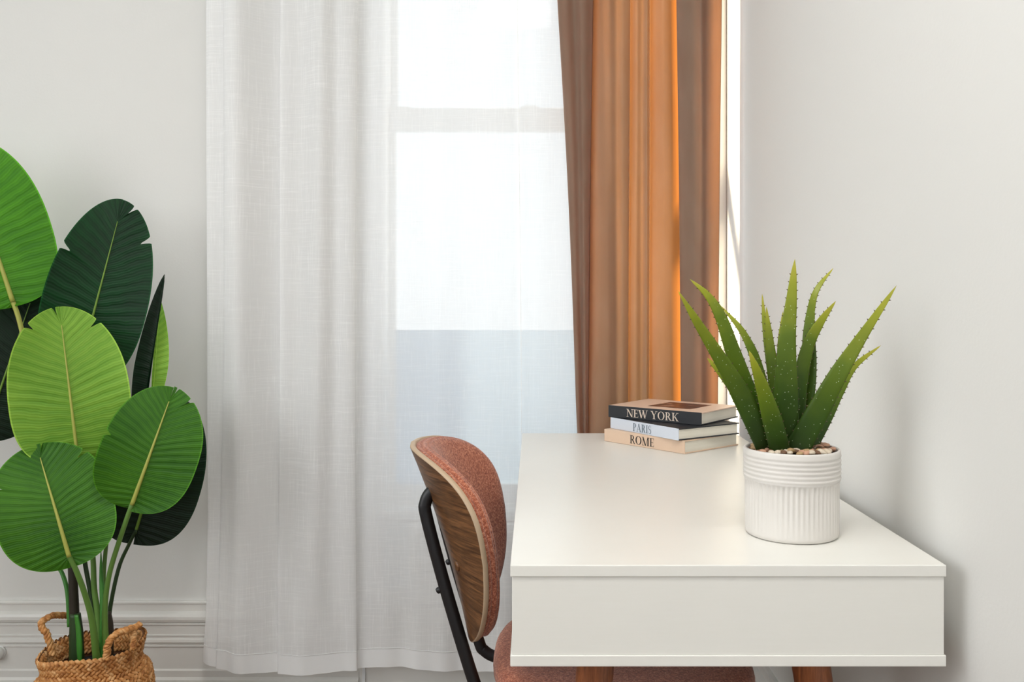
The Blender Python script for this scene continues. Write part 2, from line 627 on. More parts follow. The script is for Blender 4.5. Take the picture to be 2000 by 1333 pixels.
BB = [(0, 0), (0.030, 0), (0.030, 0.004), (0.028, 0.014), (0.024, 0.019), (0.022, 0.020), (0.022, 0.038), (0.0195, 0.040), (0.0175, 0.042),
      (0.0165, 0.104), (0.0205, 0.106), (0.0205, 0.110), (0.017, 0.112), (0.021, 0.115), (0.0225, 0.120), (0.021, 0.126), (0.016, 0.129), (0.016, 0.134),
      (0.0185, 0.1355), (0.0185, 0.1385), (0.016, 0.140), (0.0155, 0.166), (0.0195, 0.1675), (0.0195, 0.171), (0.0165, 0.173),
      (0.0225, 0.177), (0.025, 0.184), (0.0245, 0.192), (0.021, 0.199), (0.0145, 0.203), (0.0105, 0.205), (0.010, 0.224), (0.0135, 0.226), (0.0135, 0.230), (0.010, 0.233), (0, 0.233)]
struct(profile_run(BB, XL, -0.50, 'x').build('baseboard_back', 'trim'))
struct(profile_run(BB, YF, YB, 'y').build('baseboard_right', 'trim'))

# window: casing, two sashes of a sash window, sill
win = bpy.data.objects.new('window_1', None); COL.objects.link(win); win['kind'] = 'structure'
win.location = ((WX0 + WX1) / 2, YB, WZ0)
b = MB()
b.box(WX0 - 0.052, WX0 + 0.004, YB - 0.018, YB + 0.004, 0.0, WZ1 + 0.06)
b.box(WX0 - 0.052, WX0 - 0.044, YB - 0.026, YB - 0.016, 0.0, WZ1 + 0.06)
b.box(WX1 - 0.002, WX1 + 0.031, YB - 0.018, YB + 0.004, 0.0, WZ1 + 0.06)
b.box(WX0 - 0.052, WX1 + 0.031, YB - 0.02, YB + 0.004, WZ1 - 0.004, WZ1 + 0.07)
b.build('window_casing', 'window', win)
b = MB()
b.box(WX0, WX0 + 0.008, YB, YB + T, WZ0, WZ1); b.box(WX1 - 0.008, WX1, YB, YB + T, WZ0, WZ1)
b.box(WX0, WX1, YB, YB + T, WZ1 - 0.01, WZ1)
b.build('window_jamb', 'window', win)
MB().box(WX0 - 0.045, WX1 + 0.031, YB - 0.022, YB + 0.125, WZ0 - 0.004, WZ0 + 0.024).build('window_sill', 'window', win, bevel=0.004)


def sash(name, y, z0, z1, bottom, top):
    x0, x1, st = WX0 + 0.008, WX1 - 0.008, 0.018
    mb = MB()
    mb.box(x0, x0 + st, y, y + 0.032, z0, z1); mb.box(x1 - st, x1, y, y + 0.032, z0, z1)
    mb.box(x0 + st, x1 - st, y, y + 0.032, z0, z0 + bottom); mb.box(x0 + st, x1 - st, y, y + 0.032, z1 - top, z1)
    s = mb.build(name, 'window', win, bevel=0.0015, seg=1)
    MB().box(x0 + st, x1 - st, y + 0.014, y + 0.018, z0 + bottom, z1 - top).build('pane', 'glass', s)
    return s


yl = YB + 0.075
zfilm = P(0, 645, yl + 0.016).z
low = sash('window_sash', yl, WZ0 + 0.022, P(0, 211, yl).z, 0.058, 0.068)
MB().box(WX0 + 0.026, WX1 - 0.026, yl + 0.0128, yl + 0.0138, WZ0 + 0.08, zfilm).build('privacy_film', 'film', low)
up = sash('window_sash', yl + 0.036, P(0, 250, yl + 0.036).z, WZ1 - 0.01, 0.05, 0.045)
zl = P(0, 211, yl).z
b = MB()
cx = P(1035, 0, yl).x
b.add([(cx + 0.028 * math.cos(t * PI / 10), yl + dy, zl + 0.010 * math.sin(t * PI / 10)) for dy in (0.002, 0.030) for t in range(11)],
      [(i, i + 1, 12 + i, 11 + i) for i in range(10)] + [tuple(range(11)), tuple(range(21, 10, -1))])
b.build('sash_lock', 'window', win)
MB().box(WX0 + 0.012, P(800, 0, yl).x, yl + 0.004, yl + 0.03, zl, zl + 0.005).build('sash_stop', 'window', win)

# apron panel under the window, the blue of daylight put into its colour
struct(MB().box(WX0 - 0.04, WX1 + 0.03, YB - 0.008, YB + 0.002, 0.24, WZ0 - 0.006).build('trim_1', 'apron'))

# heater below the window, behind the sheer
ht = empty('convector_heater', (-0.03, YB - 0.03, 0.2), 'white louvred convector heater below the window, seen through the sheer curtain', 'heater')
hx0, hx1, hy = P(798, 0, 2.46).x, 0.33, 2.462
hz0, hz1 = P(0, 1182, hy).z, P(0, 1024, hy).z
b = MB()
b.box(hx0, hx0 + 0.02, hy, YB - 0.008, hz0, hz1); b.box(hx1 - 0.02, hx1, hy, YB - 0.008, hz0, hz1)
b.box(hx0 + 0.02, hx1 - 0.02, hy, YB - 0.008, hz1 - 0.03, hz1)
b.box(hx0 + 0.02, hx1 - 0.02, hy, YB - 0.008, hz0, hz0 + 0.09)
b.build('heater_body', 'heater', ht, bevel=0.004)
for i in range(5):
    z = hz0 + 0.095 + i * (hz1 - 0.03 - hz0 - 0.095) / 5
    MB().add([(x, y, z + dz) for x in (hx0 + 0.02, hx1 - 0.02) for y, dz in ((hy + 0.003, 0.002), (hy + 0.02, 0.020), (hy + 0.023, 0.017), (hy + 0.006, -0.001))],
             [(0, 1, 5, 4), (1, 2, 6, 5), (2, 3, 7, 6), (3, 0, 4, 7), (0, 3, 2, 1), (4, 5, 6, 7)]).build('louver_slat', 'heater', ht)
a = P(718, 1152, hy)
MB().box(a.x, hx0 - 0.01, hy, YB - 0.008, P(0, 1196, hy).z, a.z).build('valve_box', 'heater', ht, bevel=0.003)
MB().tube([(hx0 - 0.011, hy + 0.015, hz0 + 0.02), (hx0 + 0.001, hy + 0.015, hz0 + 0.02)], 0.008).build('pipe', 'heater', ht)
struct(MB().box(P(609, 0, 2.47).x, 0.5, YB - 0.02, YB - 0.0005, 0.0, P(0, 1186, 2.47).z).build('trim_2', 'trim', bevel=0.003))

# wall plate behind the sheer
c = P(570, 865, YB)
pl = empty('wall_outlet', (c.x, YB, c.z), 'white wall outlet plate with a round dial, faint behind the sheer curtain', 'outlet')
MB().box(c.x - 0.059, c.x + 0.059, YB - 0.010, YB - 0.0002, c.z - 0.041, c.z + 0.041).build('plate', 'plastic_plate', pl, bevel=0.002)
MB().lathe([(0.0001, 0.0), (0.024, 0.0), (0.026, -0.002), (0.026, -0.014)], 32).build('dial', 'plastic_plate', pl)
dl = pl.children[-1]
dl.matrix_parent_inverse = Matrix.Identity(4); dl.rotation_euler = (PI / 2, 0, 0); dl.location = (-0.012, -0.020, 0.0)

# white stop at the foot of the wall by the picture's edge
c = P(-9, 1279, 2.466)
ds = empty('door_stop', (c.x, 2.483, c.z), 'small white rounded door stop on the baseboard beside the basket', 'door stop')
MB().tube([(c.x, 2.4836, c.z), (c.x, 2.478, c.z)], 0.021, 24).build('base_plate', 'plastic_plate', ds)
MB().tube([(c.x, 2.479, c.z), (c.x, 2.468, c.z), (c.x, 2.462, c.z), (c.x, 2.458, c.z), (c.x, 2.456, c.z)], [0.0185, 0.018, 0.0155, 0.010, 0.003], 24).build('bumper', 'plastic_plate', ds)

# ------------------------------------------------------------------ curtains
rod_z = 2.58
rod = empty('curtain_rod', (-0.2, 2.37, rod_z), 'dark metal curtain rod above the window, out of frame', 'curtain rod')
MB().tube([(-1.0, 2.44, rod_z), (0.545, 2.44, rod_z)], 0.008).build('rod', 'rod_steel', rod)
MB().tube([(-1.0, 2.345, rod_z), (0.545, 2.345, rod_z)], 0.011).build('rod', 'rod_steel', rod)
for x in (-0.96, 0.51):
    b = MB().tube([(x, YB - 0.001, rod_z - 0.014), (x, 2.335, rod_z - 0.014)], 0.006)
    b.tube([(x, YB - 0.0005, rod_z - 0.014), (x, YB - 0.006, rod_z - 0.014)], 0.022)
    b.build('bracket', 'rod_steel', rod)

YS = 2.428
zt, zb = rod_z - 0.011, P(0, 1311, YS - 0.01).z
# folds of the sheer: (pixel at which the ridge stands, half width left, half width right, amplitude toward the room)
RIDGE = [(418, 14, 24, 0.018), (474, 30, 34, 0.056), (632, 34, 26, 0.042), (674, 18, 20, 0.018),
         (790, 40, 40, 0.004), (866, 22, 30, 0.006), (960, 40, 36, 0.005), (1050, 30, 30, 0.006)]
# folds where the cloth doubles back on itself: (pixel, half width, amplitude, +1 the left sheet lies in front, -1 the right one)
ZFOLD = [(441, 9, 0.006, -1), (556, 13, 0.015, -1), (702, 13, 0.013, 1), (1012, 6, 0.003, -1)]


def sheer_pt(u, v):
    h = zb + (zt - zb) * v
    pyx = 601 + (EYE - h) * FPX / YS
    left = interp([(-200, 404), (0, 405), (500, 408), (1000, 411), (1200, 408), (1290, 401), (1340, 400)], pyx)
    p0 = left + (1172 - left) * u
    low = max(0.0, min(1.0, (pyx - 650) / 650))
    y = YS
    px = p0
    for (p, w, am, sg) in ZFOLD:
        q = p + 7 * math.sin(p * 0.9 + pyx * 0.0018) - 10 * low * (p < 650)
        w_ = w * (1 - 0.25 * low)
        d = (p0 - q) / w_
        px -= 1.55 * w_ * d * math.exp(-d * d)
        y += sg * am * d * math.exp(-0.4 * d * d) * (1 - 0.3 * low)
    for (p, wl, wr, am) in RIDGE:
        q = p + 10 * math.sin(p * 0.7 + pyx * 0.0021) * (0.4 + low) - 8 * low
        d = (p0 - q) / (wl if p0 < q else wr) / (1 + 0.35 * low)
        y -= am * math.exp(-d * d) * (1.0 - 0.25 * low)
    # slanting drag folds in the lower part, soft waves of the hem
    y -= 0.012 * low * math.exp(-((p0 - 500 - (pyx - 900) * 0.18) / 24) ** 2) * math.sin(max(0, min(PI, (pyx - 850) / 330 * PI)))
    y -= 0.010 * low * math.exp(-((p0 - 600 - (pyx - 1050) * 0.25) / 20) ** 2) * math.sin(max(0, min(PI, (pyx - 960) / 330 * PI)))
    y -= 0.006 * low ** 2 * math.sin(p0 * 0.045 + 1.3) + 0.003 * low ** 3 * math.sin(p0 * 0.11)
    y = max(2.300, min(2.447, y)) if p0 < 1040 else max(2.416, min(2.447, y))
    z = h + (1 - v) ** 6 * (0.006 * math.sin(p0 * 0.018 + 0.6) + 0.022 * math.exp(-(p0 - 400) / 30))
    return Vector(((px - 1043) * YS / FPX, y, z))


sc = empty('sheer_curtain', (-0.4, YS, zb), 'white sheer linen curtain hanging in front of the window and the pale wall', 'curtain')
MB().grid(420, 70, sheer_pt).build('curtain_cloth', 'sheer', sc, fix=False)
# stitched hem line
b = MB()
hp = [sheer_pt(i / 420, 0.0215) + Vector((0, -0.001, 0)) for i in range(421)]
b.tube(hp, 0.0008, 5)
b.build('hem_seam', 'sheer', sc)

# taupe velvet: plan of the folds at the top of the frame and at the books' height: (pixel, depth) above, (pixel, depth) below,
# from the free edge by the window round to the edge by the side wall; gathered cloth lies several layers deep at both sides
FOLDS = [
    (1104, 2.372, 1140, 2.374), (1140, 2.374, 1162, 2.376), (1172, 2.378, 1182, 2.378), (1184, 2.386, 1190, 2.386), (1172, 2.393, 1182, 2.393),
    (1136, 2.391, 1162, 2.391), (1106, 2.389, 1142, 2.389), (1101, 2.397, 1137, 2.397), (1110, 2.405, 1146, 2.405), (1146, 2.407, 1166, 2.407),
    (1180, 2.4085, 1188, 2.4085), (1186, 2.4095, 1192, 2.4095), (1146, 2.410, 1166, 2.410), (1118, 2.4105, 1148, 2.4105), (1098, 2.408, 1133, 2.408),
    (1091, 2.385, 1127, 2.385), (1089, 2.358, 1125, 2.362), (1094, 2.338, 1127, 2.345), (1106, 2.332, 1131, 2.342), (1118, 2.340, 1136, 2.350),
    (1126, 2.334, 1139, 2.350), (1134, 2.316, 1142, 2.338), (1146, 2.322, 1146, 2.345), (1155, 2.345, 1148, 2.362), (1158, 2.370, 1149, 2.376),
    (1161, 2.362, 1153, 2.352), (1168, 2.352, 1166, 2.330), (1178, 2.350, 1187, 2.330),
    (1190, 2.345, 1197, 2.340), (1204, 2.353, 1206, 2.350), (1217, 2.344, 1216, 2.344), (1229, 2.354, 1225, 2.354), (1231, 2.368, 1227, 2.370),
    (1236, 2.362, 1232, 2.360), (1244, 2.348, 1242, 2.350), (1254, 2.356, 1252, 2.360), (1264, 2.347, 1262, 2.350), (1267, 2.354, 1266, 2.358),
    (1269, 2.370, 1268, 2.374), (1275, 2.364, 1275, 2.362), (1285, 2.352, 1286, 2.350), (1296, 2.340, 1300, 2.346), (1308, 2.345, 1314, 2.350),
    (1316, 2.362, 1323, 2.366), (1322, 2.380, 1330, 2.382),
    (1330, 2.375, 1337, 2.376), (1334, 2.355, 1341, 2.357), (1350, 2.338, 1354, 2.338), (1388, 2.330, 1382, 2.330), (1397, 2.326, 1390, 2.326),
    (1386, 2.322, 1380, 2.322), (1340, 2.324, 1346, 2.324), (1328, 2.320, 1336, 2.320), (1330, 2.316, 1338, 2.316), (1350, 2.317, 1354, 2.317),
    (1390, 2.314, 1384, 2.314), (1398, 2.310, 1391, 2.310), (1388, 2.306, 1382, 2.306), (1345, 2.309, 1349, 2.309), (1324, 2.309, 1333, 2.309),
    (1321, 2.302, 1330, 2.302), (1325, 2.294, 1334, 2.294), (1338, 2.290, 1344, 2.290), (1354, 2.287, 1356, 2.287), (1365, 2.278, 1363, 2.282),
    (1371, 2.273, 1370, 2.278), (1379, 2.284, 1380, 2.284), (1391, 2.284, 1389, 2.284), (1402, 2.278, 1396, 2.278), (1410, 2.270, 1402, 2.268), (1409, 2.262, 1401, 2.262)]
tp = smoothpath([(a, c * 1000, 0) for a, c, _, _ in FOLDS], 5)
bp = smoothpath([(a, c * 1000, 0) for _, _, a, c in FOLDS], 5)
NT = len(tp) - 1
vz0, vz1 = 0.012, rod_z - 0.014
zA, zB = P(0, 0, 2.33).z, P(0, 800, 2.33).z


def velvet_pt(u, v):
    i = int(round(u * NT))
    h = vz0 + (vz1 - vz0) * v
    t = (zA - h) / (zA - zB)
    ts = max(-0.45, min(1.5, t))
    ease = ts if ts < 0 or ts > 1 else ts + 0.10 * math.sin(ts * PI)
    px = tp[i].x + (bp[i].x - tp[i].x) * ease
    y = (tp[i].y + (bp[i].y - tp[i].y) * ease) / 1000
    y += 0.002 * math.sin(h * 7 + i * 0.21)
    y = min(2.41, max(2.256, y))
    return Vector(((px - 1043) * y / FPX, y, h))


vc = empty('velvet_curtain', (0.25, 2.34, vz0), 'taupe velvet curtain gathered at the window, glowing orange where sun shines through', 'curtain')
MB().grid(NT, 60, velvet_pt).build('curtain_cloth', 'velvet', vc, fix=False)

# ------------------------------------------------------------------ desk
DX0, DX1, DY0, DY1, DZ = -0.030, 0.520, 1.095, 2.245, 0.750
DB = DZ - 0.1285
desk = empty('writing_desk', ((DX0 + DX1) / 2, (DY0 + DY1) / 2, 0), 'white writing desk with tapered wooden legs set against the wall', 'desk')
MB().box(DX0, DX1, DY0, DY1, DZ - 0.0150, DZ).build('tabletop', 'desk', desk, bevel=0.0012)
MB().box(DX0, DX1, DY0 + 0.0005, DY1, DB, DB + 0.0145).build('bottom_board', 'desk', desk, bevel=0.0012)
e = 0.0022
MB().box(DX0 + e, DX1 - e, DY0 + e, DY0 + e + 0.015, DB + 0.0145, DZ - 0.0150).build('end_panel', 'desk', desk, bevel=0.0006, seg=1)
MB().box(DX0 + e, DX1 - e, DY1 - e - 0.015, DY1 - e, DB + 0.0145, DZ - 0.0150).build('end_panel', 'desk', desk, bevel=0.0006, seg=1)
MB().box(DX1 - e - 0.012, DX1 - e, DY0 + e + 0.015, DY1 - e - 0.015, DB + 0.0145, DZ - 0.0150).build('rear_panel', 'desk', desk)
MB().box(DX0 + 0.01, DX1 - e - 0.012, 1.66, 1.675, DB + 0.0145, DZ - 0.0150).build('divider', 'desk', desk)
for lx, ly, sx, sy in ((0.088, 1.205, -0.05, -0.04), (0.377, 1.205, 0.09, -0.04), (0.092, 2.12, -0.05, 0.04), (0.392, 2.10, 0.09, 0.04)):
    top = Vector((lx, ly, DB)); bot = Vector((lx + sx, ly + sy, 0.0))
    b = MB().tube([top + (bot - top) * t for t in (0, 0.02, 0.25, 0.5, 0.75, 0.99, 1)], [0.0262, 0.0265, 0.0245, 0.021, 0.0175, 0.014, 0.013], 24)
    b.build('leg', 'leg_wood', desk)

# ------------------------------------------------------------------ books
def stroke(x0, y0, x1, y1, w):
    return [(x0 - w / 2, y0), (x0 + w / 2, y0), (x1 + w / 2, y1), (x1 - w / 2, y1)]


def rect(x0, x1, y0, y1):
    return [(x0, y0), (x1, y0), (x1, y1), (x0, y1)]


def arc(cx, cy, rx, ry, a0, a1, thick, thin, n=18):
    out = []
    for i in range(n):
        q = []
        for a, inner in ((a0 + (a1 - a0) * i / n, 0), (a0 + (a1 - a0) * (i + 1) / n, 0), (a0 + (a1 - a0) * (i + 1) / n, 1), (a0 + (a1 - a0) * i / n, 1)):
            r = math.radians(a)
            ix, iy = rx - inner * thick, ry - inner * thin
            q.append((cx + ix * math.cos(r), cy + iy * math.sin(r)))
        out.append(q)
    return out


TK, TN, SF = 0.15, 0.05, 0.045     # thick stroke, thin stroke, serif height


def serif(x, y, w):
    return rect(x - w / 2, x + w / 2, 0, SF) if y == 0 else rect(x - w / 2, x + w / 2, 1 - SF, 1)


def glyph(ch):
    if ch == 'N':
        return 0.86, [rect(0.12, 0.12 + TN, 0, 1), rect(0.70, 0.70 + TN, 0, 1), stroke(0.16, 1, 0.70, 0, TK), serif(0.14, 0, 0.27), serif(0.73, 1, 0.27), serif(0.10, 1, 0.22)]
    if ch == 'E':
        return 0.66, [rect(0.12, 0.12 + TK, 0, 1), rect(0.03, 0.58, 1 - TN, 1), rect(0.03, 0.60, 0, TN), rect(0.2, 0.48, 0.49, 0.49 + TN),
                      stroke(0.585, 0.78, 0.585, 1, 0.03), stroke(0.605, 0, 0.605, 0.24, 0.03), stroke(0.48, 0.39, 0.48, 0.63, 0.03)]
    if ch == 'W':
        return 1.16, [stroke(0.12, 1, 0.36, 0, TK), stroke(0.36, 0, 0.60, 1, TN), stroke(0.56, 1, 0.80, 0, TK), stroke(0.80, 0, 1.04, 1, TN), serif(0.12, 1, 0.32), serif(0.58, 1, 0.28), serif(1.04, 1, 0.26)]
    if ch == 'Y':
        return 0.82, [stroke(0.13, 1, 0.42, 0.44, TK), stroke(0.70, 1, 0.42, 0.44, TN), rect(0.345, 0.345 + TK, 0, 0.47), serif(0.42, 0, 0.34), serif(0.13, 1, 0.32), serif(0.70, 1, 0.26)]
    if ch == 'O':
        return 0.90, arc(0.45, 0.5, 0.41, 0.52, 0, 360, TK, 0.045, 36)
    if ch == 'K':
        return 0.84, [rect(0.12, 0.12 + TK, 0, 1), serif(0.195, 0, 0.34), serif(0.195, 1, 0.34), stroke(0.25, 0.40, 0.68, 1, TN), stroke(0.38, 0.56, 0.70, 0, TK), serif(0.70, 0, 0.30), serif(0.68, 1, 0.27)]
    if ch in 'RP':
        g = [rect(0.12, 0.12 + TK, 0, 1), serif(0.195, 0, 0.34), rect(0.03, 0.36, 1 - TN, 1), rect(0.2, 0.36, 0.46, 0.46 + TN)]
        g += arc(0.34, 0.73, 0.27, 0.27, -90, 90, TK, TN, 14)
        if ch == 'R':
            g += [stroke(0.40, 0.49, 0.68, 0, TK), rect(0.62, 0.80, 0, SF)]
            return 0.80, g
        return 0.66, g
    if ch == 'A':
        return 0.86, [stroke(0.13, 0, 0.43, 1, TN), stroke(0.41, 1, 0.72, 0, TK), rect(0.22, 0.60, 0.30, 0.345), serif(0.13, 0, 0.25), serif(0.72, 0, 0.30)]
    if ch == 'I':
        return 0.40, [rect(0.125, 0.125 + TK, 0, 1), serif(0.20, 0, 0.34), serif(0.20, 1, 0.34)]
    if ch == 'S':
        g = arc(0.30, 0.74, 0.22, 0.28, 60, 270, 0.11, TN, 16) + arc(0.30, 0.27, 0.24, 0.29, -120, 90, 0.12, TN, 16)
        g += [stroke(0.30, 0.56, 0.30, 0.46, 0.20), rect(0.45, 0.48, 0.74, 1.0), rect(0.07, 0.10, 0, 0.27)]
        return 0.60, g
    if ch == 'M':
        return 1.06, [rect(0.14, 0.14 + TN, 0, 1), stroke(0.17, 1, 0.52, 0, TK), stroke(0.52, 0, 0.86, 1, TN), rect(0.80, 0.80 + TK, 0, 1), serif(0.165, 0, 0.25), serif(0.875, 0, 0.32), serif(0.10, 1, 0.2), serif(0.91, 1, 0.24)]
    return 0.34, []


def lettering(text, x0, x1, z0, height):
    """flat letters standing in the local xz plane (y = -0.0004), spread from x0 to x1"""
    gl = [glyph(c) for c in text]
    total = sum(w for w, _ in gl)
    k = (x1 - x0) / total
    mb = MB()
    x = x0
    for j, (w, polys) in enumerate(gl):
        for i, q in enumerate(polys):
            y = -0.0004 - 0.00002 * (i % 7)
            mb.add([(x + a * k, y, z0 + c * height) for a, c in q], [(0, 1, 2, 3)])
        x += w * k
    return mb


def local(mb, name, mat, root, bevel=0.0):
    o = mb.build(name, mat, None, bevel=bevel, seg=1)
    o.parent = root
    return o


def book(label, left, right, z, thick, width, mats, text, span, cap, ink):
    l, r = Vector((*left, z)), Vector((*right, z))
    L = (r - l).length
    root = empty('book', l, label, 'book', 'books stacked on the desk')
    root.rotation_euler = (0, 0, math.atan2(r.y - l.y, r.x - l.x))
    bd = 0.0026
    spine, face, back = mats
    local(MB().box(0, L, 0.0, bd, 0.0, thick), 'spine', spine, root, 0.0008)
    local(MB().box(0, L, bd, width, thick - bd, thick), 'cover_board', face, root, 0.0005)
    local(MB().box(0, L, bd, width, 0.0, bd), 'cover_board', back, root, 0.0005)
    local(MB().box(0.003, L - 0.003, bd, width - 0.004, bd, thick - bd), 'pages', 'pages', root)
    local(lettering(text, span[0] * L, span[1] * L, (thick - cap) / 2 - 0.0003, cap), 'lettering', ink, root)
    return root, L


z = DZ + 0.0003
book('tan book lettered ROME lying on the desk at the bottom of the stack', (0.1706, 2.113), (0.3330, 1.922), z, 0.0295, 0.195,
     ('cover_tan', 'cover_tan', 'cover_tan'), 'ROME', (0.339, 0.646), 0.0195, 'ink_black')
z += 0.0297
book('pale white book lettered PARIS between the other two books', (0.1866, 2.125), (0.3190, 1.921), z, 0.0265, 0.190,
     ('cover_white', 'cover_black', 'cover_black'), 'PARIS', (0.354, 0.631), 0.0185, 'ink_slate')
z += 0.0267
bk, L = book('black-spined book lettered NEW YORK with peach cover on top of the stack', (0.182, 2.129), (0.380, 1.972), z, 0.0290, 0.190,
             ('cover_black', 'cover_peach', 'cover_black'), 'NEW YORK', (0.208, 0.770), 0.0187, 'ink_cream')
local(MB().box(0.085, 0.20, 0.045, 0.155, 0.0290, 0.0293), 'cover_picture', 'cover_picture', bk)

# ------------------------------------------------------------------ potted aloe
PC = Vector((0.3705, 1.250, DZ + 0.0004))
aloe = empty('potted_aloe', PC, 'spiky green aloe plant in a ribbed white ceramic pot on the desk', 'potted plant')
R0 = 0.0672
PH = 0.1235
NF = 58
prof, flute = [(0.0005, 0.0), (R0 - 0.006, 0.0), (R0 - 0.0035, 0.0015), (R0 - 0.0022, 0.005)], {}
for i in range(8):
    prof.append((R0 - 0.0022 + 0.0006 * i / 7, 0.008 + i * 0.0098)); flute[len(prof) - 1] = min(1.0, 0.10 + i * 0.19)
prof.append((R0 - 0.0012, 0.0790)); prof.append((R0 - 0.0002, 0.0805))
for i in range(6):
    z0 = 0.0810 + i * 0.0062
    prof += [(R0 - 0.0008, z0), (R0 + 0.0003, z0 + 0.0018), (R0 + 0.0006, z0 + 0.0032), (R0 + 0.0003, z0 + 0.0046)]
prof += [(R0, PH - 0.0035), (R0 - 0.0004, PH - 0.0012), (R0 - 0.0018, PH), (R0 - 0.0036, PH - 0.0004), (R0 - 0.0046, PH - 0.0025),
         (R0 - 0.0052, PH - 0.02), (R0 - 0.006, 0.012), (0.0005, 0.010)]
MB().lathe(prof, NF * 6, PC, lambda i, th: -0.0018 * flute.get(i, 0) * (0.5 - 0.5 * math.cos(th * NF))).build('pot', 'ceramic', aloe)
soil_z = PC.z + PH - 0.0055
MB().lathe([(0.0005, -0.03), (R0 - 0.0064, -0.03), (R0 - 0.0064, 0), (0.03, 0.002), (0.0005, 0.002)], 40, (PC.x, PC.y, soil_z)).build('soil', 'soil', aloe)

bm0 = bmesh.new(); bmesh.ops.create_icosphere(bm0, subdivisions=2, radius=1.0)
ico_v = [v.co.copy() for v in bm0.verts]; ico_f = [tuple(v.index for v in f.verts) for f in bm0.faces]; bm0.free()
pmesh = []
for mname in ('pebble_pink', 'pebble_tan', 'pebble_brown', 'pebble_pale'):
    for k in range(2):
        me = bpy.data.meshes.new('pebble')
        ph = random.uniform(0, 6)
        me.from_pydata([v * (1 + 0.14 * math.sin(3 * v.x + ph) * math.cos(2.4 * v.y + ph)) for v in ico_v], [], ico_f)
        me.polygons.foreach_set('use_smooth', [True] * len(me.polygons))
        me.materials.append(M[mname]); pmesh.append(me)
placed = []
tries = 0
while len(placed) < 100 and tries < 6000:
    tries += 1
    rr = math.sqrt(random.random()) * (R0 - 0.0105)
    th = random.uniform(0, 2 * PI)
    x, y = rr * math.cos(th), rr * math.sin(th)
    if math.hypot(x, y) < 0.022 or any(math.hypot(x - a, y - c) < 0.0068 for a, c in placed):
        continue
    placed.append((x, y))
    o = bpy.data.objects.new('pebble', random.choice(pmesh)); COL.objects.link(o)
    o.parent = aloe
    s = random.uniform(0.0042, 0.0062)
    o.scale = (s * random.uniform(1.0, 1.45), s, s * random.uniform(0.6, 0.8))
    o.rotation_euler = (random.uniform(-0.3, 0.3), random.uniform(-0.3, 0.3), random.uniform(0, 6))
    o.location = (x, y, soil_z - PC.z + 0.0035 + random.uniform(0, 0.003))


def zp(zx, zy, dy):
    return P(1300 + zx * 0.3152, 480 + zy * 0.3152, PC.y + dy)


def aloe_leaf(pts, widths, face=0.0, thick=0.42):
    """pts: base to tip in close-up pixels with depth offset; widths along the leaf in close-up pixels; face turns the concave side"""
    path = smoothpath([zp(*p) for p in pts], 10)
    n = len(path) - 1
    k = 0.3152 * PC.y / FPX
    vs, fs, uv = [], [], []
    NS = 14
    teeth = []
    for i, p in enumerate(path):
        t = i / n
        w = interp(widths, t) * k / 2 * (1 if t < 0.97 else max(0.08, (1 - t) / 0.03))
        tg = (path[min(i + 1, n)] - path[max(i - 1, 0)]).normalized()
        view = (p - Vector((0, 0, EYE))).normalized()
        side = tg.cross(view).normalized()
        nr = side.cross(tg).normalized()        # away from or toward the viewer
        side = (side * math.cos(face) + nr * math.sin(face)).normalized()
        nr = side.cross(tg).normalized()
        th = w * thick
        for j in range(NS):
            a = 2 * PI * j / NS
            cxx, cyy = math.cos(a), math.sin(a)
            off = cyy * th * (1.25 if cyy < 0 else 0.55) + (0.30 * cxx * cxx) * w * 0.5
            vs.append(p + side * (cxx * w) - nr * off)
            uv.append((j / NS, t))
        if 0.06 < t < 0.93:
            teeth.append((p, side, nr, tg, w, t))
    for i in range(n):
        for j in range(NS):
            fs.append((i * NS + j, i * NS + (j + 1) % NS, (i + 1) * NS + (j + 1) % NS, (i + 1) * NS + j))
    fs.append(tuple(range(NS - 1, -1, -1))); fs.append(tuple(n * NS + j for j in range(NS)))
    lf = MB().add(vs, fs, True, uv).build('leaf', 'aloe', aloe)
    tb = MB()
    step = 0.0085
    for sg in (-1, 1):
        run = random.uniform(0, step)
        for (a, c) in zip(teeth, teeth[1:]):
            run += (c[0] - a[0]).length
            if run > step:
                run = 0
                p, side, nr, tg, w, t = c
                base = p + side * sg * w * 0.97 - nr * (0.15 * w)
                tip = base + side * sg * 0.0024 + tg * 0.0012
                q = [base + tg * 0.0011, base - tg * 0.0011, base + nr * 0.0008, base - nr * 0.0008, tip]
                tb.add(q, [(0, 2, 4), (2, 1, 4), (1, 3, 4), (3, 0, 4)])
    if tb.v:
        tb.build('leaf_teeth', 'tooth', lf)['kind'] = 'stuff'


